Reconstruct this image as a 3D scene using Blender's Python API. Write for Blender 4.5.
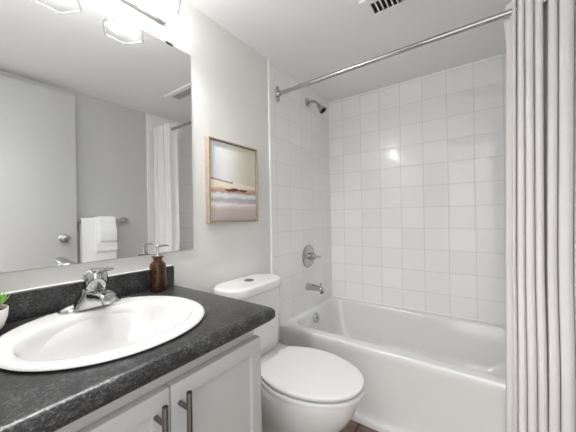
import bpy, bmesh, math, random
from mathutils import Vector, Matrix
random.seed(7)
SC = bpy.context.scene
COL = SC.collection
for _o in list(bpy.data.objects):
    bpy.data.objects.remove(_o)

# ------------------------------------------------------------------ camera
cd = bpy.data.cameras.new('camera')
cam = bpy.data.objects.new('camera', cd)
COL.objects.link(cam)
SC.camera = cam
cd.sensor_fit = 'HORIZONTAL'
cd.sensor_width = 36.0
cd.lens = 36.0 * 273.84 / 576.0
cd.clip_start = 0.01
yaw, pitch, roll = math.radians(35.25), math.radians(0.028), math.radians(-0.968)
fwd0 = Vector((-math.sin(yaw), math.cos(yaw), 0)); right0 = Vector((math.cos(yaw), math.sin(yaw), 0)); up0 = Vector((0, 0, 1))
F = fwd0 * math.cos(pitch) + up0 * math.sin(pitch)
U2 = -fwd0 * math.sin(pitch) + up0 * math.cos(pitch)
R = right0 * math.cos(roll) + U2 * math.sin(roll)
U = -right0 * math.sin(roll) + U2 * math.cos(roll)
m = Matrix.Identity(4)
for i in range(3):
    m[i][0], m[i][1], m[i][2] = R[i], U[i], -F[i]
m[0][3], m[1][3], m[2][3] = 1.08, 0.0, 1.10
cam.matrix_world = m

# ------------------------------------------------------------------ world, light, exposure
WORLD_STRENGTH = 1.25
BULB_STRENGTH = 150.0
w = bpy.data.worlds.new('world')
SC.world = w
w.use_nodes = True
w.node_tree.nodes['Background'].inputs['Color'].default_value = (1.0, 1.0, 1.0, 1)
w.node_tree.nodes['Background'].inputs['Strength'].default_value = WORLD_STRENGTH
_n = w.node_tree.nodes; _l = w.node_tree.links
_tc = _n.new('ShaderNodeTexCoord'); _sp = _n.new('ShaderNodeSeparateXYZ'); _l.new(_tc.outputs['Generated'], _sp.inputs[0])
_mr = _n.new('ShaderNodeMapRange'); _mr.inputs['From Min'].default_value = -1; _mr.inputs['From Max'].default_value = 1; _l.new(_sp.outputs[2], _mr.inputs['Value'])
_cr = _n.new('ShaderNodeValToRGB'); _l.new(_mr.outputs[0], _cr.inputs[0])
for _p, _v in ((0.30, 0.42), (0.44, 0.48), (0.47, 0.70), (0.62, 0.95), (0.70, 1.2)):
    _e = _cr.color_ramp.elements.new(_p); _e.color = (_v, _v, _v, 1)
_cr.color_ramp.elements[0].color = (0.40, 0.40, 0.40, 1); _cr.color_ramp.elements[-1].color = (1.3, 1.3, 1.3, 1)
_l.new(_cr.outputs[0], _n['Background'].inputs['Color'])
# world fill added to brighten the room, let in through the camera's doorway
pl = bpy.data.lights.new('doorway_portal', 'AREA')
pl.shape = 'RECTANGLE'; pl.size = 0.78; pl.size_y = 2.02
pl.cycles.is_portal = True
po = bpy.data.objects.new('doorway_portal', pl)
COL.objects.link(po)
po.location = (1.07, -0.10, 1.015)
po.rotation_euler = (math.radians(90), 0, 0)      # -Z of the light points to +Y, into the room
SC.view_settings.view_transform = 'Standard'
SC.view_settings.look = 'None'
SC.view_settings.gamma = 1.0
SC.view_settings.exposure = 1.42
SC.view_settings.use_curve_mapping = False
SC.cycles.use_denoising = True
SC.cycles.max_bounces = 12
SC.cycles.diffuse_bounces = 8
SC.cycles.sample_clamp_indirect = 6.0

# ------------------------------------------------------------------ room numbers (metres)
XR = 1.48      # wall facing the mirror
YB = 2.162     # tiled back wall
YF = -0.02     # wall with the doorway
ZC = 2.083     # ceiling
YT = 1.331     # where the tile starts
ZK = 0.82      # counter top
TILE = 0.1525

# ------------------------------------------------------------------ materials
def new_mat(name, color=(0.8, 0.8, 0.8), rough=0.5, metal=0.0, **kw):
    mt = bpy.data.materials.new(name)
    mt.use_nodes = True
    b = mt.node_tree.nodes['Principled BSDF']
    b.inputs['Base Color'].default_value = (*color, 1)
    b.inputs['Roughness'].default_value = rough
    b.inputs['Metallic'].default_value = metal
    for k, v in kw.items():
        b.inputs[k.replace('_', ' ')].default_value = v
    return mt

class NT:
    def __init__(s, mat):
        s.t = mat.node_tree; s.n = s.t.nodes; s.b = s.n['Principled BSDF']
    def link(s, a, b): s.t.links.new(a, b)
    def math(s, op, a, b=None, c=None, clamp=False):
        x = s.n.new('ShaderNodeMath'); x.operation = op; x.use_clamp = clamp
        for i, v in enumerate((a, b, c)):
            if v is None: continue
            if isinstance(v, (int, float)): x.inputs[i].default_value = v
            else: s.link(v, x.inputs[i])
        return x.outputs[0]
    def coord(s):
        tc = s.n.new('ShaderNodeTexCoord'); return tc.outputs['Object']
    def xyz(s, v):
        q = s.n.new('ShaderNodeSeparateXYZ'); s.link(v, q.inputs[0]); return q.outputs
    def comb(s, x, y, z):
        q = s.n.new('ShaderNodeCombineXYZ')
        for i, v in enumerate((x, y, z)):
            if isinstance(v, (int, float)): q.inputs[i].default_value = v
            else: s.link(v, q.inputs[i])
        return q.outputs[0]
    def noise(s, vec, scale, detail=4, rough=0.6):
        q = s.n.new('ShaderNodeTexNoise'); s.link(vec, q.inputs['Vector'])
        q.inputs['Scale'].default_value = scale; q.inputs['Detail'].default_value = detail; q.inputs['Roughness'].default_value = rough
        return q.outputs['Fac']
    def ramp(s, fac, stops, mode='LINEAR'):
        q = s.n.new('ShaderNodeValToRGB'); s.link(fac, q.inputs[0]); cr = q.color_ramp; cr.interpolation = mode
        while len(cr.elements) < len(stops): cr.elements.new(0.5)
        for e, (p, c) in zip(cr.elements, stops):
            e.position = p; e.color = (*c, 1) if len(c) == 3 else c
        return q.outputs[0]
    def mix(s, fac, a, b):
        q = s.n.new('ShaderNodeMix'); q.data_type = 'RGBA'
        for i, v in ((0, fac), (6, a), (7, b)):
            if isinstance(v, (int, float)): q.inputs[i].default_value = v
            elif isinstance(v, tuple): q.inputs[i].default_value = (*v, 1)
            else: s.link(v, q.inputs[i])
        return q.outputs[2]
    def bump(s, h, strength=0.2, dist=0.002):
        q = s.n.new('ShaderNodeBump'); s.link(h, q.inputs['Height'])
        q.inputs['Strength'].default_value = strength; q.inputs['Distance'].default_value = dist
        s.link(q.outputs[0], s.b.inputs['Normal']); return q

def paint(name, color, rough=0.6, bump=0.06):
    mt = new_mat(name, color, rough); t = NT(mt)
    t.bump(t.noise(t.coord(), 160, 3), bump, 0.002)
    return mt

def tile_mat(name, axis, u0, v0, color, grout):
    """square glazed wall tiles; axis = horizontal world axis of the wall"""
    mt = new_mat(name, color, 0.12); t = NT(mt)
    o = t.xyz(t.coord())
    u = t.math('DIVIDE', t.math('SUBTRACT', o[axis], u0), TILE)
    v = t.math('DIVIDE', t.math('SUBTRACT', o[2], v0), TILE)
    fu = t.math('ABSOLUTE', t.math('SUBTRACT', t.math('FRACT', u), 0.5))
    fv = t.math('ABSOLUTE', t.math('SUBTRACT', t.math('FRACT', v), 0.5))
    d = t.math('SUBTRACT', 0.5, t.math('MAXIMUM', fu, fv))          # distance to the joint, in tiles
    face = t.ramp(d, [(0.0, (0, 0, 0)), (0.010, (0, 0, 0)), (0.017, (1, 1, 1))])
    wn = t.n.new('ShaderNodeTexWhiteNoise'); wn.noise_dimensions = '3D'
    t.link(t.comb(t.math('FLOOR', u), t.math('FLOOR', v), 0.0), wn.inputs['Vector'])
    val = t.math('ADD', 0.97, t.math('MULTIPLY', wn.outputs['Value'], 0.05))
    tone = t.n.new('ShaderNodeVectorMath'); tone.operation = 'SCALE'
    tone.inputs[0].default_value = color; t.link(val, tone.inputs['Scale'])
    t.link(t.mix(face, grout, tone.outputs[0]), t.b.inputs['Base Color'])
    t.link(t.math('SUBTRACT', 0.6, t.math('MULTIPLY', face, 0.48)), t.b.inputs['Roughness'])
    pillow = t.ramp(d, [(0.0, (0, 0, 0)), (0.012, (0.2,) * 3), (0.06, (1, 1, 1))], 'EASE')
    # every tile is set a hair out of plane
    geo = t.n.new('ShaderNodeNewGeometry')
    sub = t.n.new('ShaderNodeVectorMath'); sub.operation = 'SUBTRACT'; t.link(wn.outputs['Color'], sub.inputs[0]); sub.inputs[1].default_value = (0.5, 0.5, 0.5)
    sca = t.n.new('ShaderNodeVectorMath'); sca.operation = 'SCALE'; t.link(sub.outputs[0], sca.inputs[0]); sca.inputs['Scale'].default_value = 0.03
    add = t.n.new('ShaderNodeVectorMath'); add.operation = 'ADD'; t.link(geo.outputs['Normal'], add.inputs[0]); t.link(sca.outputs[0], add.inputs[1])
    nrm = t.n.new('ShaderNodeVectorMath'); nrm.operation = 'NORMALIZE'; t.link(add.outputs[0], nrm.inputs[0])
    bp = t.bump(t.math('ADD', pillow, t.math('MULTIPLY', t.noise(t.coord(), 12, 1), 0.25)), 0.3, 0.0012)
    t.link(nrm.outputs[0], bp.inputs['Normal'])
    return mt

M = {}
M['wall'] = paint('warm_white_wall_paint', (0.735, 0.73, 0.71), 0.55)
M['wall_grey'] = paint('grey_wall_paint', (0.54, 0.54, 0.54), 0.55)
M['ceiling'] = paint('ceiling_paint', (0.86, 0.86, 0.86), 0.6)
TW = (0.86, 0.86, 0.86); GR = (0.66, 0.66, 0.66)
M['tile_x'] = tile_mat('wall_tile_across', 0, 0.1335, 0.386, TW, GR)
M['tile_y'] = tile_mat('wall_tile_along', 1, 2.162 - TILE * 14, 0.386, TW, GR)
M['trim'] = new_mat('white_trim', (0.86, 0.86, 0.85), 0.3)
M['porcelain'] = new_mat('white_porcelain', (0.71, 0.71, 0.705), 0.08, Coat_Weight=0.4, Coat_Roughness=0.04)
M['seat'] = new_mat('white_seat_plastic', (0.71, 0.71, 0.71), 0.22)
M['tub'] = new_mat('white_tub_enamel', (0.74, 0.74, 0.73), 0.14, Coat_Weight=0.3, Coat_Roughness=0.06)
M['chrome'] = new_mat('chrome', (0.50, 0.505, 0.51), 0.05, 1.0)
M['nickel'] = new_mat('brushed_nickel', (0.55, 0.53, 0.50), 0.24, 1.0)
M['dark_nickel'] = new_mat('dark_brushed_nickel', (0.20, 0.19, 0.18), 0.28, 1.0)
M['black'] = new_mat('black_gap', (0.01, 0.01, 0.01), 0.8)
M['mirror'] = new_mat('mirror_glass', (0.82, 0.83, 0.83), 0.0, 1.0)
M['mirror_edge'] = new_mat('mirror_edge', (0.25, 0.27, 0.27), 0.2)
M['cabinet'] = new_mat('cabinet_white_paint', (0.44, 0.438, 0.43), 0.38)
M['door'] = new_mat('door_white_paint', (0.54, 0.54, 0.54), 0.38)
M['pot'] = new_mat('white_ceramic', (0.82, 0.79, 0.78), 0.3)
M['towel'] = new_mat('white_terry', (0.86, 0.86, 0.86), 0.95)
t = NT(M['towel']); t.bump(t.noise(t.coord(), 420, 2), 0.5, 0.003)
M['curtain'] = new_mat('white_curtain_cloth', (0.77, 0.75, 0.748), 0.85)
t = NT(M['curtain']); t.bump(t.noise(t.coord(), 700, 2), 0.2, 0.001)
M['leaf'] = new_mat('succulent_green', (0.10, 0.26, 0.05), 0.5)
t = NT(M['leaf']); t.link(t.ramp(t.noise(t.coord(), 30, 2), [(0.3, (0.09, 0.27, 0.03)), (0.7, (0.34, 0.56, 0.16))]), t.b.inputs['Base Color'])
M['soil'] = new_mat('potting_soil', (0.05, 0.035, 0.025), 0.95)
M['wood'] = new_mat('pale_oak_frame', (0.42, 0.32, 0.22), 0.5)
t = NT(M['wood']); o = t.coord()
t.link(t.ramp(t.noise(o, 55, 5), [(0.3, (0.29, 0.23, 0.16)), (0.7, (0.42, 0.345, 0.26))]), t.b.inputs['Base Color'])
M['amber'] = new_mat('amber_glass', (0.30, 0.13, 0.035), 0.03, 0.0, Transmission_Weight=0.9, IOR=1.45)
M['soap'] = new_mat('brown_liquid_soap', (0.05, 0.025, 0.012), 0.3)
M['bulb'] = new_mat('bulb_glow', (1, 1, 1), 0.4)
b = M['bulb'].node_tree.nodes['Principled BSDF']
b.inputs['Emission Color'].default_value = (1.0, 0.99, 0.975, 1); b.inputs['Emission Strength'].default_value = BULB_STRENGTH

def shade_mat(SHADE_SCATTER=0.034, clear=0.45):
    """etched clear glass: mostly lets light through, a little scatter, more at the edges"""
    mt = bpy.data.materials.new('etched_glass_shade'); mt.use_nodes = True
    n = mt.node_tree.nodes; l = mt.node_tree.links
    n.remove(n['Principled BSDF']); out = n['Material Output']
    tp = n.new('ShaderNodeBsdfTransparent'); tp.inputs[0].default_value = (clear, clear, clear, 1)
    d = n.new('ShaderNodeBsdfTranslucent'); d.inputs[0].default_value = (0.9, 0.9, 0.9, 1)
    df = n.new('ShaderNodeBsdfDiffuse'); df.inputs[0].default_value = (0.9, 0.9, 0.9, 1)
    g = n.new('ShaderNodeBsdfGlossy'); g.inputs['Roughness'].default_value = 0.12
    a = n.new('ShaderNodeMixShader'); a.inputs[0].default_value = 0.5
    c = n.new('ShaderNodeMixShader'); c.inputs[0].default_value = SHADE_SCATTER
    e = n.new('ShaderNodeMixShader'); e.inputs[0].default_value = 0.03
    l.new(d.outputs[0], a.inputs[1]); l.new(df.outputs[0], a.inputs[2])
    l.new(tp.outputs[0], c.inputs[1]); l.new(a.outputs[0], c.inputs[2])
    l.new(c.outputs[0], e.inputs[1]); l.new(g.outputs[0], e.inputs[2]); l.new(e.outputs[0], out.inputs[0])
    return mt
M['shade'] = shade_mat()
M['shade_rim'] = shade_mat(0.08, 0.42)

M['laminate'] = new_mat('charcoal_stone_laminate', (0.06, 0.06, 0.06), 0.32)
t = NT(M['laminate']); o = t.coord()
st = t.n.new('ShaderNodeMapping'); t.link(o, st.inputs['Vector']); st.inputs['Scale'].default_value = (1.0, 0.75, 1.0); st.inputs['Rotation'].default_value = (0, 0, 0.6)
n1 = t.noise(st.outputs[0], 210, 5, 0.75); n2 = t.noise(o, 22, 3, 0.6); n3 = t.noise(o, 420, 2, 0.5)
f = t.math('ADD', t.math('MULTIPLY', n1, 0.62), t.math('ADD', t.math('MULTIPLY', n2, 0.2), t.math('MULTIPLY', n3, 0.18)))
t.link(t.ramp(f, [(0.36, (0.006, 0.006, 0.0065)), (0.45, (0.012, 0.012, 0.0125)), (0.52, (0.034, 0.034, 0.035)), (0.59, (0.105, 0.105, 0.106)), (0.68, (0.26, 0.26, 0.26))]), t.b.inputs['Base Color'])
t.bump(n1, 0.12, 0.001)

M['floor'] = new_mat('brown_floor_tile', (0.2, 0.15, 0.11), 0.4)
t = NT(M['floor']); o = t.coord(); c = t.xyz(o)
u = t.math('DIVIDE', t.math('SUBTRACT', c[0], 0.54 - 0.305 * 4), 0.305); v = t.math('DIVIDE', t.math('SUBTRACT', c[1], 1.20 - 0.305 * 9), 0.305)
fu = t.math('ABSOLUTE', t.math('SUBTRACT', t.math('FRACT', u), 0.5)); fv = t.math('ABSOLUTE', t.math('SUBTRACT', t.math('FRACT', v), 0.5))
d = t.math('SUBTRACT', 0.5, t.math('MAXIMUM', fu, fv))
face = t.ramp(d, [(0.0, (0, 0, 0)), (0.010, (0, 0, 0)), (0.016, (1, 1, 1))])
brown = t.ramp(t.noise(o, 14, 6, 0.65), [(0.3, (0.11, 0.075, 0.052)), (0.5, (0.21, 0.155, 0.115)), (0.72, (0.36, 0.29, 0.23))])
t.link(t.mix(face, (0.03, 0.024, 0.02), brown), t.b.inputs['Base Color'])

def art_mat(wd, ht):
    """broad painterly bands: pale blue-grey and sage sky, umber stroke, white surf, sand"""
    mt = new_mat('abstract_painting', (0.6, 0.6, 0.55), 0.6); t = NT(mt)
    o = t.coord(); c = t.xyz(o)
    p = t.math('DIVIDE', c[1], wd); q = t.math('DIVIDE', c[2], ht)
    st = t.comb(t.math('MULTIPLY', p, 1.6), 0.0, t.math('MULTIPLY', q, 5.0))
    nz = t.noise(st, 2.2, 6, 0.65); nf = t.noise(st, 9.0, 5, 0.7)
    qq = t.math('ADD', q, t.math('ADD', t.math('MULTIPLY', t.math('SUBTRACT', nz, 0.5), 0.10), t.math('MULTIPLY', t.math('SUBTRACT', nf, 0.5), 0.03)))
    low = t.ramp(qq, [(0.00, (0.51, 0.43, 0.40)), (0.08, (0.56, 0.49, 0.48)), (0.15, (0.61, 0.52, 0.45)), (0.20, (0.76, 0.68, 0.65)), (0.225, (0.90, 0.90, 0.90)),
                      (0.255, (0.61, 0.52, 0.51)), (0.285, (0.51, 0.48, 0.48)), (0.322, (0.83, 0.85, 0.85)), (0.355, (0.73, 0.73, 0.71)), (0.372, (0.49, 0.30, 0.23)),
                      (0.405, (0.63, 0.46, 0.35)), (0.43, (0.85, 0.76, 0.62)), (0.50, (0.88, 0.81, 0.68))])
    pp = t.math('ADD', p, t.math('MULTIPLY', t.math('SUBTRACT', nf, 0.5), 0.25))
    sky = t.ramp(pp, [(0.0, (0.61, 0.61, 0.61)), (0.14, (0.68, 0.70, 0.73)), (0.30, (0.78, 0.77, 0.78)), (0.45, (0.77, 0.76, 0.72)), (0.62, (0.71, 0.68, 0.57)), (0.85, (0.66, 0.63, 0.52)), (1.0, (0.73, 0.70, 0.59))])
    # border between sky and sand falls to the right
    edge = t.math('SUBTRACT', q, t.math('SUBTRACT', 0.53, t.math('MULTIPLY', p, 0.075)))
    edge = t.math('ADD', edge, t.math('MULTIPLY', t.math('SUBTRACT', nz, 0.5), 0.05))
    col = t.mix(t.ramp(edge, [(0.0, (0, 0, 0)), (0.02, (1, 1, 1))]), low, sky)
    ln = t.math('MULTIPLY', t.math('LESS_THAN', t.math('ABSOLUTE', edge), 0.012), t.math('LESS_THAN', p, 0.46))
    col = t.mix(t.math('MULTIPLY', ln, 0.75), col, (0.25, 0.20, 0.22))
    # dark umber brush stroke
    ex = t.math('DIVIDE', t.math('SUBTRACT', p, 0.52), 0.26); ey = t.math('DIVIDE', t.math('SUBTRACT', qq, t.math('SUBTRACT', 0.405, t.math('MULTIPLY', p, 0.004))), 0.020)
    el = t.math('ADD', t.math('MULTIPLY', ex, ex), t.math('MULTIPLY', ey, ey))
    col = t.mix(t.math('LESS_THAN', t.math('ADD', el, t.math('MULTIPLY', nf, 0.6)), 1.1), col, (0.13, 0.055, 0.035))
    # white dry-brush stroke in the sand
    ex = t.math('DIVIDE', t.math('SUBTRACT', p, 0.33), 0.34); ey = t.math('DIVIDE', t.math('SUBTRACT', qq, t.math('SUBTRACT', 0.235, t.math('MULTIPLY', p, 0.02))), 0.03)
    el = t.math('ADD', t.math('MULTIPLY', ex, ex), t.math('MULTIPLY', ey, ey))
    col = t.mix(t.math('MULTIPLY', t.math('LESS_THAN', t.math('ADD', el, nf), 1.25), 0.8), col, (0.80, 0.79, 0.80))
    t.link(col, t.b.inputs['Base Color'])
    t.bump(nf, 0.3, 0.002)
    return mt

# ------------------------------------------------------------------ mesh helpers
def BM(): return bmesh.new()

def box(bm, lo, hi, bevel=0.0, seg=2, edges=None):
    lo, hi = Vector(lo), Vector(hi)
    r = bmesh.ops.create_cube(bm, size=1.0)
    vs = r['verts']
    for v in vs:
        v.co = Vector(((lo[i] + hi[i]) / 2 + v.co[i] * (hi[i] - lo[i]) for i in range(3)))
    if bevel > 0:
        es = list({e for v in vs for e in v.link_edges if (edges is None or edges(e))})
        bmesh.ops.bevel(bm, geom=es, offset=bevel, segments=seg, profile=0.5, affect='EDGES', clamp_overlap=True)
    return bm

def loft(bm, rings, cap0=True, cap1=True, close=True):
    vr = [[bm.verts.new(p) for p in r] for r in rings]
    n = len(vr[0])
    for a, b in zip(vr, vr[1:]):
        for i in range(n if close else n - 1):
            j = (i + 1) % n
            bm.faces.new((a[i], a[j], b[j], b[i]))
    if cap0: bm.faces.new(vr[0][::-1])
    if cap1: bm.faces.new(vr[-1])
    return bm

def axes_for(d):
    d = Vector(d).normalized()
    a = Vector((0, 0, 1)) if abs(d.z) < 0.9 else Vector((1, 0, 0))
    u = d.cross(a).normalized(); v = d.cross(u).normalized()
    return u, v

def tube(bm, pts, rad, segs=16, cap=True):
    pts = [Vector(p) for p in pts]
    rr = rad if isinstance(rad, (list, tuple)) else [rad] * len(pts)
    u = None; rings = []
    for i, p in enumerate(pts):
        d = (pts[min(i + 1, len(pts) - 1)] - pts[max(i - 1, 0)]).normalized()
        if u is None: u, _ = axes_for(d)
        else: u = (u - d * u.dot(d)).normalized()
        v = d.cross(u)
        rings.append([p + (u * math.cos(2 * math.pi * k / segs) + v * math.sin(2 * math.pi * k / segs)) * rr[i] for k in range(segs)])
    return loft(bm, rings, cap, cap)

def lathe(bm, prof, org, axis=(0, 0, 1), segs=32):
    org = Vector(org); ax = Vector(axis).normalized(); u, v = axes_for(ax)
    rings = []
    for r, h in prof:
        r = max(r, 1e-5)
        rings.append([org + ax * h + (u * math.cos(2 * math.pi * k / segs) + v * math.sin(2 * math.pi * k / segs)) * r for k in range(segs)])
    return loft(bm, rings, True, True)

def prism(bm, poly, axis, a, b, bevel=0.0, seg=2):
    """poly: 2-D points in the other two axes (in xyz order), extruded along axis from a to b"""
    def P(q, h):
        c = list(q); c.insert(axis, h); return Vector(c)
    lo = [bm.verts.new(P(q, a)) for q in poly]; hi = [bm.verts.new(P(q, b)) for q in poly]
    n = len(poly); fs = [bm.faces.new(lo[::-1]), bm.faces.new(hi)]
    for i in range(n):
        fs.append(bm.faces.new((lo[i], lo[(i + 1) % n], hi[(i + 1) % n], hi[i])))
    if bevel:
        es = list({e for f in fs[:2] for e in f.edges})
        bmesh.ops.bevel(bm, geom=es, offset=bevel, segments=seg, profile=0.5, affect='EDGES')
    return bm

def rrect(cx, cy, hx, hy, r, z, n=6):
    r = max(min(r, hx - 1e-4, hy - 1e-4), 1e-4); out = []
    for (sx, sy, a0) in ((1, 1, 0), (-1, 1, 90), (-1, -1, 180), (1, -1, 270)):
        for k in range(n + 1):
            a = math.radians(a0 + 90 * k / n)
            out.append(Vector((cx + sx * (hx - r) + r * math.cos(a), cy + sy * (hy - r) + r * math.sin(a), z)))
    return out

def ellipse(cx, cy, ax, ay, z, n=64, p=2.0):
    out = []
    for k in range(n):
        a = 2 * math.pi * k / n; c, s = math.cos(a), math.sin(a)
        out.append(Vector((cx + ax * math.copysign(abs(c) ** (2 / p), c), cy + ay * math.copysign(abs(s) ** (2 / p), s), z)))
    return out

def catmull(pts, sub=6):
    P = [Vector(p) for p in pts]; out = []
    for i in range(len(P) - 1):
        a, b, c, d = P[max(i - 1, 0)], P[i], P[i + 1], P[min(i + 2, len(P) - 1)]
        for k in range(sub):
            s = k / sub
            out.append(0.5 * ((2 * b) + (c - a) * s + (2 * a - 5 * b + 4 * c - d) * s * s + (3 * b - a - 3 * c + d) * s ** 3))
    out.append(P[-1]); return out

def world_base(o):
    v = Vector((0, 0, 0))
    while o is not None:
        v = v + o.location; o = o.parent
    return v

def obj(name, bm, mat, parent=None, base=None, ang=38, flat=False):
    """link a bmesh (world coordinates) as ONE mesh object, under parent if given"""
    bmesh.ops.recalc_face_normals(bm, faces=bm.faces[:])
    org = world_base(parent) if parent is not None else Vector(base or (0, 0, 0))
    for v in bm.verts: v.co -= org
    lim = math.radians(ang)
    for e in bm.edges:
        if len(e.link_faces) == 2 and e.calc_face_angle(0.0) > lim: e.smooth = False
    for f in bm.faces: f.smooth = not flat
    me = bpy.data.meshes.new(name); bm.to_mesh(me); bm.free()
    me.materials.append(mat)
    o = bpy.data.objects.new(name, me); COL.objects.link(o)
    if parent is not None: o.parent = parent
    else: o.location = org
    return o

def tag(o, label, cat, group=None):
    o['label'] = label; o['category'] = cat
    if group: o['group'] = group
    return o

def thing(name, label, cat, loc, group=None):
    o = bpy.data.objects.new(name, None); COL.objects.link(o)
    o.location = loc; o.empty_display_size = 0.05
    return tag(o, label, cat, group)

def struct(name, bm, mat, parent=None, **k):
    o = obj(name, bm, mat, parent, **k); o['kind'] = 'structure'; return o

# ------------------------------------------------------------------ the room shell
T = 0.10
struct('floor', box(BM(), (-T, -0.9, -0.08), (XR + T, YB + T, 0.0)), M['floor'])
struct('ceiling', box(BM(), (-T, YF - T, ZC), (XR + T, YB + T, ZC + 0.08)), M['ceiling'])
struct('wall_left', box(BM(), (-T, YF - T, 0), (0, YB + T, ZC)), M['wall'])
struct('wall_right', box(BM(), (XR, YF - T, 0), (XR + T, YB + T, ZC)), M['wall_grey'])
bm = BM()          # the wall with the doorway the camera stands in
box(bm, (0, YF - T, 0), (0.68, YF, ZC)); box(bm, (0.68, YF - T, 2.04), (XR, YF, ZC)); box(bm, (1.455, YF - T, 0), (XR, YF, 2.04))
struct('wall_front', bm, M['wall'])
struct('wall_back', box(BM(), (0, YB, 0), (XR, YB + T, ZC)), M['tile_x'])
# glazed tile on the two alcove ends, with its white edge strip
struct('wall_tile_left', box(BM(), (0.0, YT + 0.012, 0.0), (0.008, YB, ZC)), M['tile_y'])
struct('wall_tile_right', box(BM(), (XR - 0.008, YT + 0.012, 0.0), (XR, YB, ZC)), M['tile_y'])
struct('trim_1', box(BM(), (0.0, YT, 0.0), (0.012, YT + 0.014, ZC), 0.003), M['trim'])
struct('trim_2', box(BM(), (XR - 0.012, YT, 0.0), (XR, YT + 0.014, ZC), 0.003), M['trim'])
# strip along the foot of the tub
struct('trim_3', box(BM(), (0.012, 1.385, 0.0), (XR - 0.012, 1.416, 0.035), 0.004), M['trim'])
# silicone bead on the corner of the tile
struct('trim_4', prism(BM(), [(0.008, YB), (0.008, YB - 0.006), (0.014, YB)], 2, 0.40, ZC), M['trim'])

# open room door standing against the wall facing the mirror
XD = 1.40
bm = box(BM(), (XD, 0.015, 0.012), (XD + 0.035, 0.760, 2.022), 0.002)
door = struct('door_1', bm, M['door'])
bm = BM()
lathe(bm, [(0.0, 0), (0.031, 0), (0.031, 0.003), (0.026, 0.008), (0.012, 0.011), (0.0105, 0.03), (0.020, 0.036), (0.0265, 0.048), (0.0255, 0.060), (0.016, 0.067), (0.006, 0.068), (0.0, 0.066)], (XD, 0.680, 0.968), (-1, 0, 0))
k = obj('door_knob', bm, M['chrome'], door); k['label'] = 'round chrome knob'
bm = BM(); lathe(bm, [(0.0, 0), (0.004, 0), (0.004, 0.0015), (0, 0.0015)], (XD - 0.0678, 0.680, 0.968), (-1, 0, 0), 12)
obj('key_slot', bm, M['black'], k)

# ------------------------------------------------------------------ bathtub
TX0, TX1, TY0, TY1, ZR = 0.010, XR - 0.010, 1.407, YB - 0.004, 0.402
tub = thing('bathtub', 'white alcove bathtub filling the tiled recess under the shower', 'bathtub', (0.74, 1.78, 0))
bm = BM()
cx, cy, hx, hy = (TX0 + TX1) / 2, (TY0 + TY1) / 2, (TX1 - TX0) / 2, (TY1 - TY0) / 2
rings = []
af = 0.006         # apron face stands behind the rim lip
def orect(front, z, r):
    c = rrect(cx, (front + TY1) / 2, hx, (TY1 - front) / 2, r, z, 8); return c
rings.append(orect(TY0 + af, 0.0, 0.002)); rings.append(orect(TY0 + af, 0.05, 0.002)); rings.append(orect(TY0 + af - 0.003, 0.35, 0.002))
rings.append(orect(TY0, 0.362, 0.003)); rings.append(orect(TY0, 0.389, 0.003)); rings.append(orect(TY0 + 0.0012, 0.396, 0.004)); rings.append(orect(TY0 + 0.004, 0.4005, 0.005)); rings.append(orect(TY0 + 0.009, ZR, 0.006)); rings.append(orect(TY0 + 0.013, ZR, 0.006))
def inner(x0, x1, y0, y1, r, z): return rrect((x0 + x1) / 2, (y0 + y1) / 2, (x1 - x0) / 2, (y1 - y0) / 2, r, z, 8)
rings.append(inner(0.042, 1.386, 1.470, 2.116, 0.10, ZR - 0.002))
rings.append(inner(0.044, 1.384, 1.473, 2.114, 0.10, ZR - 0.0025))
rings.append(inner(0.049, 1.378, 1.480, 2.109, 0.10, ZR - 0.007))
rings.append(inner(0.053, 1.370, 1.485, 2.105, 0.10, ZR - 0.018))
rings.append(inner(0.064, 1.33, 1.500, 2.092, 0.105, 0.32))
rings.append(inner(0.092, 1.24, 1.530, 2.064, 0.12, 0.18))
rings.append(inner(0.120, 1.16, 1.550, 2.044, 0.13, 0.11))
rings.append(inner(0.170, 1.10, 1.590, 2.004, 0.12, 0.082))
rings.append(inner(0.230, 1.04, 1.640, 1.950, 0.10, 0.078))
loft(bm, rings, True, True)
obj('tub_body', bm, M['tub'], tub, ang=50)
bm = BM()
ax = Vector((1, 0, 0.2)).normalized()
lathe(bm, [(0, -0.006), (0.036, -0.006), (0.037, 0.004), (0.034, 0.009), (0.022, 0.012), (0.0, 0.012)], (0.064, 1.778, 0.342), ax, 32)
ov = obj('overflow_plate', bm, M['chrome'], tub); ov['label'] = 'round chrome overflow plate'
bm = BM(); lathe(bm, [(0, 0), (0.010, 0), (0.010, 0.008), (0.006, 0.012), (0, 0.012)], Vector((0.064, 1.778, 0.342)) + ax * 0.011, ax, 20)
obj('overflow_screw', bm, M['chrome'], ov)
bm = BM(); lathe(bm, [(0, 0), (0.030, 0), (0.031, 0.003), (0.022, 0.006), (0, 0.006)], (0.30, 1.79, 0.0775), (0, 0, 1), 24)
obj('drain', bm, M['chrome'], tub)
# silicone bead round the tub
bm = BM()
prism(bm, [(TY1 - 0.008, ZR - 0.001), (TY1 + 0.001, ZR - 0.001), (TY1 + 0.001, ZR + 0.007)], 0, 0.012, XR - 0.012)
obj('sealant', bm, M['trim'], tub)

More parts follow.
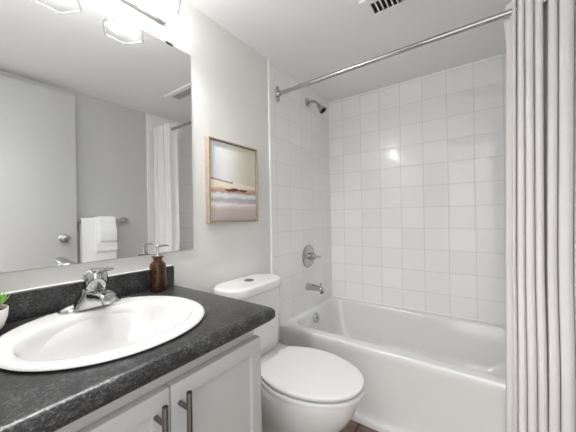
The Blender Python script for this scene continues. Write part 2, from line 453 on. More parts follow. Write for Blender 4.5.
# ------------------------------------------------------------------ tub fittings on the left tile
t0 = thing('tub_spout', 'chrome tub spout with diverter knob below the shower valve', 'tub spout', (0.008, 1.75, 0.572))
sy = 1.752; bm = BM()
rings = []
for x, zc, hz, hw in ((0.008, 0.572, 0.026, 0.025), (0.016, 0.572, 0.027, 0.026), (0.03, 0.572, 0.026, 0.025), (0.075, 0.571, 0.022, 0.022), (0.11, 0.569, 0.020, 0.020), (0.132, 0.564, 0.021, 0.019), (0.142, 0.558, 0.016, 0.017), (0.146, 0.554, 0.010, 0.012)):
    rings.append([Vector((x, sy + hw * math.cos(a), zc + hz * math.sin(a))) for a in [2 * math.pi * k / 24 for k in range(24)]])
loft(bm, rings)
obj('spout_body', bm, M['chrome'], t0)
bm = BM(); lathe(bm, [(0.0, 0), (0.003, 0), (0.003, 0.014), (0.0065, 0.016), (0.0075, 0.022), (0.005, 0.027), (0, 0.028)], (0.122, sy, 0.584), (0, 0, 1), 16)
obj('diverter_knob', bm, M['chrome'], t0)
bm = BM(); lathe(bm, [(0, 0), (0.012, 0), (0.012, 0.004), (0, 0.004)], (0.130, sy, 0.5425), (0, 0, -1), 20)
obj('outlet', bm, M['black'], t0)

t0 = thing('shower_valve', 'round chrome shower valve with a single lever on the tile', 'shower valve', (0.008, 1.773, 0.797))
bm = BM(); lathe(bm, [(0, 0), (0.086, 0), (0.087, 0.003), (0.082, 0.008), (0.070, 0.010), (0.067, 0.0085), (0.064, 0.0085), (0.060, 0.011), (0.036, 0.015), (0.0, 0.016)], (0.008, 1.773, 0.797), (1, 0, 0), 48)
esc = obj('escutcheon', bm, M['chrome'], t0)
bm = BM()
lathe(bm, [(0, 0), (0.027, 0), (0.028, 0.006), (0.025, 0.035), (0.021, 0.046), (0.010, 0.050), (0, 0.050)], (0.022, 1.773, 0.797), (1, 0, 0), 32)
obj('valve_hub', bm, M['chrome'], t0)
bm = BM(); tube(bm, [(0.058, 1.770, 0.797), (0.062, 1.795, 0.793), (0.064, 1.825, 0.788), (0.064, 1.852, 0.786)], [0.012, 0.010, 0.008, 0.0095], 16)
obj('lever', bm, M['chrome'], t0)

t0 = thing('wall_shower', 'small chrome shower head on a bent arm high on the tile', 'shower', (0.008, 1.80, 1.96))
bm = BM(); lathe(bm, [(0, 0), (0.034, 0), (0.034, 0.003), (0.026, 0.010), (0.013, 0.014), (0, 0.014)], (0.008, 1.80, 1.96), (1, 0, 0), 32)
obj('flange', bm, M['chrome'], t0)
arm = catmull([(0.010, 1.80, 1.96), (0.035, 1.80, 1.962), (0.065, 1.80, 1.957), (0.088, 1.80, 1.940), (0.104, 1.80, 1.918)], 5)
bm = BM(); tube(bm, arm, 0.0105, 16)
obj('arm', bm, M['chrome'], t0)
d = Vector((0.60, 0, -0.80)).normalized(); hb = Vector((0.100, 1.80, 1.924))
bm = BM(); lathe(bm, [(0, 0), (0.013, 0), (0.015, 0.006), (0.015, 0.014), (0.012, 0.017), (0.014, 0.024), (0.025, 0.046), (0.029, 0.056), (0.029, 0.066), (0.025, 0.066), (0.024, 0.062), (0, 0.062)], hb, d, 28)
hd = obj('spray_head', bm, M['chrome'], t0)
bm = BM(); lathe(bm, [(0, 0), (0.023, 0), (0.023, 0.002), (0, 0.003)], hb + d * 0.0622, d, 24)
obj('spray_face', bm, M['black'], hd)

# ------------------------------------------------------------------ curtain rod and curtain
YR, ZROD = 1.415, 1.890
rod = thing('shower_rod', 'straight chrome shower rod between the alcove end walls', 'curtain rod', (0.012, YR, ZROD))
bm = BM(); tube(bm, [(0.016, YR, ZROD), (XR - 0.016, YR, ZROD + 0.012)], 0.0125, 24)
obj('pole', bm, M['chrome'], rod)
for x, sx, dz in ((0.012, 1, 0), (XR - 0.012, -1, 0.012)):
    bm = BM()
    n = 40; pts = []
    for kk in range(n):     # oval plate, waisted at the middle
        a = 2 * math.pi * kk / n
        rz = 0.052 * math.sin(a); ry = 0.021 * math.cos(a) * (0.80 + 0.35 * math.sin(a) ** 2)
        pts.append((YR + ry, ZROD + dz + rz))
    prism(bm, pts, 0, x if sx > 0 else x - 0.006, x + 0.006 if sx > 0 else x, 0.0015)
    fl = obj('wall_flange', bm, M['chrome'], rod)
    bm = BM(); lathe(bm, [(0, 0), (0.021, 0), (0.021, 0.004), (0.016, 0.010), (0.0155, 0.024), (0, 0.024)], (x + sx * 0.005, YR, ZROD + dz), (sx, 0, 0), 24)
    obj('socket', bm, M['chrome'], fl)
    for s in (-1, 1):
        bm = BM(); lathe(bm, [(0, 0), (0.007, 0), (0.006, 0.003), (0, 0.004)], (x + sx * 0.0055, YR, ZROD + dz + s * 0.036), (sx, 0, 0), 12)
        obj('screw', bm, M['chrome'], fl)

cur = thing('shower_curtain', 'white fabric shower curtain gathered at the right end of the rod', 'shower curtain', (1.31, YR, 0.10))
# front faces of the folds: left and right edge at rod height and near the hem
f_top = [(1.1750, 1.2035), (1.2062, 1.2281), (1.2297, 1.2533), (1.2556, 1.2803), (1.2955, 1.3210), (1.3240, 1.3635), (1.3675, 1.3950), (1.3990, 1.4260), (1.4300, 1.4560)]
f_low = [(1.1474, 1.1794), (1.1810, 1.2066), (1.2083, 1.2359), (1.2379, 1.2644), (1.2662, 1.2953), (1.2979, 1.3330), (1.3360, 1.3720), (1.3760, 1.4130), (1.4170, 1.4540)]
def lerp(a, b, s): return a + (b - a) * s
def fold_path(s, flare, yf, yb):
    """plan of the cloth at height s (0 hem, 1 rod)"""
    fo = [(lerp(l[0], t_[0], s), lerp(l[1], t_[1], s)) for l, t_ in zip(f_low, f_top)]
    xs = lerp(1.1470, 1.1765, s) - flare
    p = [(xs, yb - 0.004), (lerp(xs, fo[0][1], 0.58), lerp(yb, yf, 0.46))]
    for i, (a, b) in enumerate(fo):
        wd = b - a; ym = yf + 0.003 * math.sin(i * 2.3)
        if i:
            p += [(a + 0.0010, (ym + yb) / 2), (a + 0.0005, ym + 0.014), (a + 0.22 * wd, ym + 0.003)]
        p += [(a + 0.65 * wd, ym), (b - 0.0012, ym + 0.012)]
        if i < len(fo) - 1:
            c = (b + fo[i + 1][0]) / 2; g = min((fo[i + 1][0] - b) * 0.3, 0.0035)
            p += [(b - 0.0003, (ym + yb) / 2), (c - g, yb - 0.006), (c, yb), (c + g, yb - 0.006)]
    p += [(1.459, yb - 0.03), (1.461, yb)]
    return catmull([(x, y, 0) for x, y in p], 4)
bm = BM(); rows = []
NZ = 30; ZB, ZTOP = 0.085, 1.955
for kz in range(NZ + 1):
    s = kz / NZ; z = ZB + (ZTOP - ZB) * (1 - (1 - s) ** 1.6)
    f = max(0.0, 1 - abs(z - ZROD) / 0.13)
    sl = (z - ZB) / (ZTOP - ZB)
    out = min(1.0, max(0.0, (0.95 - z) / 0.5)); out = out * out * (3 - 2 * out)      # the cloth hangs outside the tub
    path = fold_path(sl, 0.010 * f * f, 1.385 - 0.045 * out, 1.462 - 0.066 * out)
    rows.append([bm.verts.new((q.x, q.y + 0.0012 * math.sin(z * 5 + q.x * 60), z + (0.006 * math.sin(q.x * 210) if kz == NZ else 0.0))) for q in path])
for a, b in zip(rows, rows[1:]):
    for i in range(len(a) - 1): bm.faces.new((a[i], a[i + 1], b[i + 1], b[i]))
folds = [(1.1965, 1.2025)] + f_top[1:]
cl = obj('cloth', bm, M['curtain'], cur, ang=180)
sm = cl.modifiers.new('thickness', 'SOLIDIFY'); sm.thickness = 0.0012; sm.offset = 0
for i in range(len(folds)):
    a, b = folds[i]
    for x in (a + 0.0007, b - 0.0007):
        bm = BM()
        bmesh.ops.create_cone(bm, cap_ends=False, segments=24, radius1=0.019, radius2=0.019, depth=0.0022, matrix=Matrix.Translation((x, YR, ZROD + 0.010)) @ Matrix.Rotation(math.pi / 2, 4, 'Y'))
        r2 = bmesh.ops.create_cone(bm, cap_ends=False, segments=24, radius1=0.0148, radius2=0.0148, depth=0.0022, matrix=Matrix.Translation((x, YR, ZROD + 0.010)) @ Matrix.Rotation(math.pi / 2, 4, 'Y'))
        bmesh.ops.bridge_loops(bm, edges=[e for e in bm.edges if e.is_boundary and abs((e.verts[0].co + e.verts[1].co).x / 2 - x) > 0.001 and e.verts[0].co.x > x and e.verts[1].co.x > x])
        bmesh.ops.bridge_loops(bm, edges=[e for e in bm.edges if e.is_boundary and e.verts[0].co.x < x and e.verts[1].co.x < x])
        obj('grommet', bm, M['nickel'], cur)

# ------------------------------------------------------------------ toilet
YC = 1.028
wc = thing('toilet', 'white two-piece toilet with closed lid between vanity and bathtub', 'toilet', (0.36, YC, 0))
def egg(x0, x1, hw, z, p=2.0, wide=0.42, n=64, back=2.6):
    """plan outline from back x0 to front x1, widest at `wide` of its length"""
    xm = x0 + (x1 - x0) * wide; out = []
    for k in range(n):
        a = 2 * math.pi * k / n; c, s = math.cos(a), math.sin(a)
        e = p if c >= 0 else back
        X = xm + (x1 - xm) * math.copysign(abs(c) ** (2 / e), c) if c >= 0 else xm + (xm - x0) * math.copysign(abs(c) ** (2 / e), c)
        out.append(Vector((X, YC + hw * math.copysign(abs(s) ** (2 / e), s), z)))
    return out
bm = BM()
loft(bm, [egg(0.10, 0.505, 0.106, 0.0, 2.4, 0.5, back=3.2), egg(0.10, 0.505, 0.106, 0.016, 2.4, 0.5, back=3.2), egg(0.105, 0.496, 0.098, 0.026, 2.4, 0.5, back=3.2), egg(0.11, 0.492, 0.095, 0.09, 2.3, 0.5, back=3.0),
          egg(0.115, 0.505, 0.099, 0.13, 2.2, 0.5), egg(0.13, 0.540, 0.112, 0.17, 2.1, 0.5), egg(0.15, 0.590, 0.133, 0.215, 2.05, 0.48), egg(0.18, 0.633, 0.154, 0.265, 2.0, 0.46), egg(0.20, 0.659, 0.169, 0.315, 2.0, 0.45),
          egg(0.215, 0.671, 0.176, 0.355, 2.0, 0.44), egg(0.22, 0.673, 0.177, 0.376, 2.0, 0.44), egg(0.225, 0.668, 0.172, 0.385, 2.0, 0.44)], True, True)
# rear deck under the tank and the trapway bulges down each side
loft(bm, [rrect(0.16, YC, 0.12, 0.085, 0.04, 0.03), rrect(0.16, YC, 0.12, 0.085, 0.04, 0.20), rrect(0.165, YC, 0.135, 0.125, 0.04, 0.32), rrect(0.165, YC, 0.14, 0.150, 0.04, 0.375), rrect(0.165, YC, 0.14, 0.150, 0.04, 0.408), rrect(0.165, YC, 0.135, 0.145, 0.04, 0.415)])
for s in (-1, 1):
    tube(bm, catmull([(0.50, YC + s * 0.062, 0.10), (0.42, YC + s * 0.085, 0.19), (0.33, YC + s * 0.100, 0.255), (0.24, YC + s * 0.095, 0.22), (0.19, YC + s * 0.085, 0.13), (0.17, YC + s * 0.08, 0.03)], 5), 0.040, 16)
obj('bowl', bm, M['porcelain'], wc, ang=55)
def lid_outline(z, inset, n=72):
    """D-shaped plan: straight hinge side, round front"""
    x0, xm, x1, hb, hw = 0.250, 0.430, 0.695, 0.132, 0.187
    half = []
    for k in range(9): half.append((x0, hb * k / 8 * 0.94))                           # straight back, from the middle out
    for k in range(0, 13):                                                             # flank, corner to widest
        s = k / 12; half.append((x0 + 0.004 + (xm - x0 - 0.004) * s, hb + (hw - hb) * math.sin(s * math.pi / 2)))
    for k in range(1, 25):
        a = math.pi / 2 * (1 - k / 24); half.append((xm + (x1 - xm) * math.cos(a), hw * math.sin(a)))
    full = half + [(x, -y) for x, y in half[-2:0:-1]]
    c = (0.46, 0.0); out = []
    for x, y in full:
        dx, dy = x - c[0], y; out.append(Vector((c[0] + dx * (1 - inset / 0.222), YC + dy * (1 - inset / 0.187), z)))
    return out
bm = BM(); loft(bm, [lid_outline(0.3890, 0.010), lid_outline(0.3910, 0.002), lid_outline(0.4045, 0.0), lid_outline(0.4060, 0.0008), lid_outline(0.4066, 0.0025), lid_outline(0.4066, 0.014)])
obj('seat', bm, M['seat'], wc)
bm = BM(); loft(bm, [lid_outline(0.4140, 0.012), lid_outline(0.4146, 0.006), lid_outline(0.4160, 0.004), lid_outline(0.424, 0.003), lid_outline(0.4275, 0.004), lid_outline(0.4293, 0.009), lid_outline(0.4298, 0.02), lid_outline(0.4300, 0.05), lid_outline(0.4305, 0.12)])
obj('lid', bm, M['seat'], wc, ang=50)
for s in (-1, 1):
    bm = BM(); box(bm, (0.236, YC + s * 0.075 - 0.022, 0.4155), (0.252, YC + s * 0.075 + 0.022, 0.424), 0.005)
    obj('hinge', bm, M['seat'], wc)
YTK = YC - 0.008
def tk(x1, hy, z, r=0.05, x0=0.020):
    out = []
    for q in rrect((x0 + x1) / 2, YTK, (x1 - x0) / 2, hy, r, z, 8):
        if q.x < (x0 + x1) / 2: q = Vector((x0 + (q.x - x0) * 1.0, q.y, z))
        out.append(q)
    return out
bm = BM(); loft(bm, [tk(0.190, 0.140, 0.417, 0.04), tk(0.197, 0.147, 0.424, 0.045), tk(0.201, 0.155, 0.47, 0.05), tk(0.206, 0.178, 0.72, 0.07), tk(0.206, 0.179, 0.731, 0.07)])
obj('tank', bm, M['porcelain'], wc, ang=50)
bm = BM(); loft(bm, [tk(0.214, 0.193, 0.7318, 0.09, 0.015), tk(0.218, 0.197, 0.735, 0.096, 0.011), tk(0.219, 0.198, 0.739, 0.098, 0.010), tk(0.218, 0.197, 0.765, 0.098, 0.011), tk(0.216, 0.195, 0.770, 0.097, 0.013), tk(0.211, 0.190, 0.7742, 0.094, 0.018), tk(0.205, 0.184, 0.7755, 0.090, 0.024), tk(0.198, 0.177, 0.7758, 0.085, 0.031)])
tl = obj('tank_lid', bm, M['porcelain'], wc, ang=50)
bm = BM(); lathe(bm, [(0, 0), (0.026, 0), (0.026, 0.003), (0.022, 0.006), (0.0, 0.0065)], (0.110, YTK, 0.7752), (0, 0, 1), 28)
fb = obj('flush_button', bm, M['chrome'], tl); fb['label'] = 'round chrome dual flush button'
bm = BM(); box(bm, (0.090, YTK - 0.0008, 0.7808), (0.130, YTK + 0.0008, 0.7822)); obj('button_gap', bm, M['black'], fb)

# ------------------------------------------------------------------ vanity cabinet
VY0, VY1 = 0.0, 0.612          # doors run between these
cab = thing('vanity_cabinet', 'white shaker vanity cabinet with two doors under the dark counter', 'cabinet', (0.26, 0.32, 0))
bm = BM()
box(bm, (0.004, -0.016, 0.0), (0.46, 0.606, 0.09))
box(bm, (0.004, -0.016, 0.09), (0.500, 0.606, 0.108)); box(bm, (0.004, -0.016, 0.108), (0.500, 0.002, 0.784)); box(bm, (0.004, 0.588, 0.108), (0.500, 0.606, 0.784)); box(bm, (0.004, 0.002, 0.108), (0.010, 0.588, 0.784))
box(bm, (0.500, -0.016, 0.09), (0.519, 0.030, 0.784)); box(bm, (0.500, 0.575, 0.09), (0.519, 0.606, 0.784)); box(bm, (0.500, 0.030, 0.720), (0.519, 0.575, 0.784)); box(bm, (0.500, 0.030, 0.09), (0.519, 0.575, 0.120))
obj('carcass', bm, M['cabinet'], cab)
def shaker(y0, y1, z0, z1):
    bm = BM()
    box(bm, (0.5195, y0, z0), (0.540, y1, z1))
    fr = [f for f in bm.faces if f.normal.x > 0.9]
    if not fr:
        bm.normal_update(); fr = [f for f in bm.faces if f.calc_center_median().x > 0.5399]
    bmesh.ops.inset_region(bm, faces=fr, thickness=0.052, depth=0)
    f = max((f for f in bm.faces if abs(f.calc_center_median().x - 0.54) < 1e-4 and len(f.verts) == 4), key=lambda f: -abs(f.calc_center_median().y - (y0 + y1) / 2) - abs(f.calc_center_median().z - (z0 + z1) / 2))
    r = bmesh.ops.inset_region(bm, faces=[f], thickness=0.002, depth=0)
    for v in f.verts: v.co.x -= 0.010
    es = [e for e in bm.edges if all(abs(v.co.x - 0.54) < 1e-4 and (abs(v.co.y - y0) < 1e-4 or abs(v.co.y - y1) < 1e-4 or abs(v.co.z - z0) < 1e-4 or abs(v.co.z - z1) < 1e-4) for v in e.verts)]
    es = [e for e in es if (abs(e.verts[0].co.y - e.verts[1].co.y) < 1e-4 or abs(e.verts[0].co.z - e.verts[1].co.z) < 1e-4)]
    bmesh.ops.bevel(bm, geom=es, offset=0.0015, segments=2, profile=0.5, affect='EDGES')
    return bm
ZD = 0.745
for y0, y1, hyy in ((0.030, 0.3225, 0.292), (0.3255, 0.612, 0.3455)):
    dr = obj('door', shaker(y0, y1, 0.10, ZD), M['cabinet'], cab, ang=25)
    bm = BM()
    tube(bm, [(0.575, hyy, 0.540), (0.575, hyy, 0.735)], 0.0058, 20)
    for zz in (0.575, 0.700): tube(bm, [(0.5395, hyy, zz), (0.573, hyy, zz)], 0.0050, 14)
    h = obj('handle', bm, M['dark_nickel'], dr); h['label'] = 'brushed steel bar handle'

# ------------------------------------------------------------------ counter top (with an opening for the basin)
SX, SY = 0.278, 0.325           # basin centre
ct = thing('countertop', 'charcoal speckled laminate countertop with matching backsplash', 'countertop', (0.28, 0.32, 0.784))
CY1 = 0.670; CX1 = 0.558
bm = BM()
def ring_rect(z, ins, n=64):
    x0, x1, y0, y1 = 0.002, CX1 - ins, YF + 0.002, CY1 - ins * 0.8; r = 0.012
    return x0, x1, y0, y1
def perim(ins, z, n=96):
    """outer outline sampled by angle from the basin centre, so that it can be bridged to the oval hole"""
    x0, x1, y0, y1 = ring_rect(z, ins); out = []
    angs = [2 * math.pi * k / n for k in range(n)]
    for cxx, cyy in ((x1, y1), (x0, y1), (x0, y0), (x1, y0)):
        aa = math.atan2(cyy - SY, cxx - SX) % (2 * math.pi)
        i = min(range(n), key=lambda i: abs((angs[i] - aa + math.pi) % (2 * math.pi) - math.pi)); angs[i] = aa
    for a in angs:
        c, s = math.cos(a), math.sin(a); ts = []
        if c > 1e-9: ts.append((x1 - SX) / c)
        if c < -1e-9: ts.append((x0 - SX) / c)
        if s > 1e-9: ts.append((y1 - SY) / s)
        if s < -1e-9: ts.append((y0 - SY) / s)
        tt = min(ts); x, y = SX + c * tt, SY + s * tt
        # round the free outer corner
        rc = 0.012; ccx, ccy = x1 - rc, y1 - rc
        if x > ccx and y > ccy:
            d = Vector((x - ccx, y - ccy)).normalized() * rc; x, y = ccx + d.x, ccy + d.y
        out.append(Vector((x, y, z)))
    return out
hole = lambda z: ellipse(SX + 0.002, SY, 0.205, 0.215, z, 96)
rs = [hole(0.784), perim(0.004, 0.784)]
for ins, z in ((0.001, 0.7865), (0.0, 0.791), (0.0, 0.803), (0.0012, 0.809), (0.005, 0.815), (0.011, 0.8188), (0.018, ZK)): rs.append(perim(ins, z))
rs.append(hole(ZK))
loft(bm, rs, False, False)
for v in bm.verts: pass
bmesh.ops.bridge_loops(bm, edges=[e for e in bm.edges if e.is_boundary])
obj('slab', bm, M['laminate'], ct, ang=50)
bm = BM(); box(bm, (0.002, YF + 0.002, ZK + 0.0005), (0.020, 0.664, 0.899), 0.004, 3, edges=lambda e: all(v.co.x > 0.01 for v in e.verts) and not all(v.co.z < ZK + 0.01 for v in e.verts) or (all(v.co.y > 0.6 for v in e.verts) and all(v.co.z > 0.85 for v in e.verts)))
bs = obj('backsplash', bm, M['laminate'], ct)
bm = BM(); prism(bm, [(0.0015, 0.8985), (0.0040, 0.8992), (0.0015, 0.9025)], 1, YF + 0.003, 0.662); obj('sealant', bm, M['trim'], bs)

# ------------------------------------------------------------------ oval basin
sink = thing('sink', 'white oval drop-in sink set into the charcoal counter', 'sink', (SX, SY, ZK))
bm = BM()
A, B = 0.226, 0.229
def bowl_ring(ax_, ay_, z, dx=0.0): return ellipse(SX + dx, SY, ax_, ay_, z, 96, 2.08)
rs = [bowl_ring(A - 0.012, B - 0.012, ZK + 0.0012), bowl_ring(A - 0.007, B - 0.007, ZK + 0.0012), bowl_ring(A - 0.0012, B - 0.0012, ZK + 0.0042), bowl_ring(A, B, ZK + 0.006), bowl_ring(A - 0.002, B - 0.002, ZK + 0.0095), bowl_ring(A - 0.006, B - 0.006, ZK + 0.0115), bowl_ring(A - 0.012, B - 0.012, ZK + 0.0123), bowl_ring(A - 0.016, B - 0.015, ZK + 0.0123),
      bowl_ring(0.168, 0.200, ZK + 0.0105, 0.020), bowl_ring(0.160, 0.196, ZK + 0.0095, 0.022), bowl_ring(0.154, 0.192, ZK + 0.007, 0.022)]
for k in range(1, 13):                                     # one smooth dish from the lip down to the drain
    a = math.pi / 2 * k / 12; q = math.cos(a) ** 0.9 if k < 12 else 0.0
    rs.append(bowl_ring(0.021 + 0.131 * q, 0.021 + 0.168 * q, ZK + 0.004 - 0.140 * math.sin(a) ** 1.25, 0.022 * q))
inner_top = rs[:]
# outer underside so that the bowl has thickness
under = [bowl_ring(0.028, 0.028, ZK - 0.146), bowl_ring(0.085, 0.110, ZK - 0.126, 0.008), bowl_ring(0.116, 0.150, ZK - 0.090, 0.015), bowl_ring(0.136, 0.178, ZK - 0.045, 0.020), bowl_ring(0.152, 0.200, ZK - 0.005, 0.022), bowl_ring(0.165, 0.206, ZK + 0.001, 0.018)]
loft(bm, inner_top + under, False, False)
bmesh.ops.bridge_loops(bm, edges=[e for e in bm.edges if e.is_boundary])
obj('basin', bm, M['porcelain'], sink, ang=60)
bm = BM(); lathe(bm, [(0, -0.012), (0.020, -0.012), (0.0205, 0.0005), (0.022, 0.002), (0.019, 0.003), (0.012, 0.001), (0.0, 0.001)], (SX, SY, ZK - 0.136), (0, 0, 1), 28)
dr = obj('drain', bm, M['chrome'], sink); dr['label'] = 'chrome drain'
bm = BM(); lathe(bm, [(0, 0), (0.0135, 0), (0.015, 0.002), (0.013, 0.005), (0.0, 0.006)], (SX, SY, ZK - 0.1345), (0, 0, 1), 24)
obj('stopper', bm, M['chrome'], dr)

# ------------------------------------------------------------------ faucet
FX, FY, FZ = 0.092, 0.338, ZK + 0.0124
fa = thing('faucet', 'chrome single-lever faucet on the back of the sink', 'faucet', (FX, FY, FZ))
def fring(cx_, hx_, hy_, z, p=2.4): return ellipse(cx_, FY, hx_, hy_, z, 40, p)
bm = BM()
loft(bm, [fring(FX, 0.028, 0.082, FZ), fring(FX, 0.029, 0.083, FZ + 0.003), fring(FX, 0.027, 0.080, FZ + 0.009), fring(FX, 0.024, 0.068, FZ + 0.015), fring(FX, 0.022, 0.050, FZ + 0.020)])
obj('base_plate', bm, M['chrome'], fa)
bm = BM()
loft(bm, [fring(FX + 0.008, 0.034, 0.054, FZ + 0.006, 2.8), fring(FX + 0.010, 0.034, 0.050, FZ + 0.016, 2.8), fring(FX + 0.014, 0.033, 0.042, FZ + 0.030, 2.6), fring(FX + 0.019, 0.031, 0.035, FZ + 0.044, 2.4), fring(FX + 0.023, 0.029, 0.031, FZ + 0.056, 2.2), fring(FX + 0.025, 0.027, 0.028, FZ + 0.063, 2.0)])
rings = []
for x, zc, hz, hw in ((0.100, 0.034, 0.022, 0.031), (0.122, 0.039, 0.019, 0.028), (0.150, 0.043, 0.016, 0.025), (0.178, 0.046, 0.014, 0.023), (0.202, 0.046, 0.0135, 0.022), (0.214, 0.044, 0.0125, 0.021), (0.220, 0.042, 0.009, 0.018)):
    rings.append([Vector((x, FY + hw * math.copysign(abs(math.cos(a)) ** 0.7, math.cos(a)), FZ + zc + hz * math.copysign(abs(math.sin(a)) ** 0.7, math.sin(a)))) for a in [2 * math.pi * k / 28 for k in range(28)]])
loft(bm, rings)
obj('spout', bm, M['chrome'], fa, ang=50)
bm = BM(); lathe(bm, [(0, 0), (0.011, 0), (0.0115, 0.008), (0.0, 0.008)], (0.202, FY, FZ + 0.034), (0, 0, -1), 20)
obj('aerator', bm, M['chrome'], fa)
bm = BM()
loft(bm, [fring(FX + 0.030, 0.0285, 0.0285, FZ + 0.061, 2.0), fring(FX + 0.031, 0.0310, 0.0305, FZ + 0.065, 2.0), fring(FX + 0.033, 0.0325, 0.0315, FZ + 0.080, 2.1), fring(FX + 0.035, 0.0322, 0.0312, FZ + 0.096, 2.1), fring(FX + 0.037, 0.0290, 0.0280, FZ + 0.109, 2.1), fring(FX + 0.038, 0.0220, 0.0210, FZ + 0.1175, 2.0), fring(FX + 0.039, 0.0120, 0.0115, FZ + 0.1215, 2.0), fring(FX + 0.039, 0.0040, 0.0040, FZ + 0.1225, 2.0)], True, True)
hn = obj('handle', bm, M['chrome'], fa, ang=50)
rings = []
for x, zc, hz, hw in ((FX + 0.026, 0.112, 0.006, 0.013), (FX + 0.044, 0.115, 0.0080, 0.018), (FX + 0.07, 0.1185, 0.0075, 0.018), (FX + 0.102, 0.123, 0.0050, 0.018), (FX + 0.124, 0.126, 0.0045, 0.016), (FX + 0.131, 0.127, 0.002, 0.012)):
    rings.append([Vector((x, FY + hw * math.cos(a), FZ + zc + hz * math.sin(a))) for a in [2 * math.pi * k / 24 for k in range(24)]])
bm = BM(); loft(bm, rings)
obj('lever', bm, M['chrome'], hn)

# ------------------------------------------------------------------ things on the counter
BX, BY = 0.056, 0.572
sd = thing('soap_dispenser', 'amber glass soap bottle with pump by the end of the backsplash', 'soap dispenser', (BX, BY, ZK))
bm = BM()
lathe(bm, [(0, 0.0008), (0.026, 0.0008), (0.0292, 0.004), (0.0295, 0.010), (0.0295, 0.094), (0.0282, 0.103), (0.022, 0.111), (0.0165, 0.115), (0.0155, 0.121), (0.0165, 0.127), (0.0215, 0.130), (0.022, 0.133), (0.019, 0.135), (0.0125, 0.135), (0.0125, 0.117), (0.019, 0.107), (0.0255, 0.098), (0.0268, 0.092), (0.0268, 0.010), (0.024, 0.006), (0, 0.006)], (BX, BY, ZK), (0, 0, 1), 40)
obj('bottle', bm, M['amber'], sd)
bm = BM(); lathe(bm, [(0, 0.0065), (0.0235, 0.0065), (0.0262, 0.0105), (0.0262, 0.058), (0, 0.058)], (BX, BY, ZK), (0, 0, 1), 32)
obj('soap', bm, M['soap'], sd)
bm = BM()
lathe(bm, [(0, 0.131), (0.0122, 0.131), (0.0125, 0.138), (0.011, 0.142), (0.006, 0.144), (0.0052, 0.146), (0.0052, 0.168), (0.0075, 0.169), (0.008, 0.176), (0.006, 0.178), (0, 0.178)], (BX, BY, ZK), (0, 0, 1), 20)
tube(bm, [(BX, BY, ZK + 0.173), (BX + 0.008, BY + 0.028, ZK + 0.174), (BX + 0.011, BY + 0.040, ZK + 0.171)], [0.0045, 0.0035, 0.003], 12)
obj('pump', bm, M['nickel'], sd)

PX, PY = 0.089, 0.109
pp = thing('potted_succulent', 'small white pot of green succulent at the left of the sink', 'potted plant', (PX, PY, ZK))
bm = BM(); lathe(bm, [(0, 0.0005), (0.022, 0.0005), (0.028, 0.004), (0.040, 0.020), (0.0470, 0.042), (0.0485, 0.062), (0.0475, 0.064), (0.0455, 0.062), (0.044, 0.044), (0.036, 0.022), (0, 0.016)], (PX, PY, ZK), (0, 0, 1), 36)
obj('pot', bm, M['pot'], pp)
bm = BM(); lathe(bm, [(0, 0.045), (0.0435, 0.045), (0.0450, 0.054), (0.02, 0.057), (0, 0.057)], (PX, PY, ZK), (0, 0, 1), 24); obj('soil', bm, M['soil'], pp)
bm = BM()
for layer, (cnt, tilt, ln, wd_) in enumerate(((24, 74, 0.060, 0.0055), (22, 58, 0.058, 0.0055), (16, 36, 0.054, 0.005), (8, 12, 0.048, 0.0045))):
    for k in range(cnt):
        az = 2 * math.pi * (k + 0.37 * layer) / cnt + random.uniform(-.12, .12); tl_ = math.radians(tilt + random.uniform(-6, 6))
        hor = Vector((math.cos(az), math.sin(az), 0)); side = Vector((-math.sin(az), math.cos(az), 0)); rs = []
        for s, ww in ((0, 0.7), (0.3, 1.0), (0.6, 0.85), (0.85, 0.4), (1.0, 0.05)):
            tt = tl_ * (1 - 0.35 * s)
            c = Vector((PX, PY, ZK + 0.056)) + hor * 0.006 + (hor * math.sin(tt) + Vector((0, 0, math.cos(tt)))) * ln * s
            nn = hor * math.cos(tt) - Vector((0, 0, math.sin(tt)))
            rs.append([c + side * wd_ * ww * math.cos(b_) + nn * 0.0032 * ww * math.sin(b_) for b_ in [2 * math.pi * j / 8 for j in range(8)]])
        loft(bm, rs)
obj('foliage', bm, M['leaf'], pp)

# ------------------------------------------------------------------ mirror with clips
mi = thing('wall_mirror', 'large frameless wall mirror above the vanity backsplash', 'mirror', (0.0, 0.38, 0.957))
bm = BM(); box(bm, (0.0005, YF + 0.006, 0.957), (0.0045, 0.770, 1.842)); obj('backing', bm, M['mirror_edge'], mi)
bm = BM(); box(bm, (0.0046, YF + 0.007, 0.958), (0.0055, 0.769, 1.841)); obj('glass', bm, M['mirror'], mi)
for y in (0.10, 0.667):
    bm = BM(); box(bm, (0.0005, y - 0.016, 1.8422), (0.0075, y + 0.016, 1.8475), 0.001); box(bm, (0.0058, y - 0.016, 1.836), (0.0075, y + 0.016, 1.8475), 0.0006)
    obj('clip', bm, M['dark_nickel'], mi)

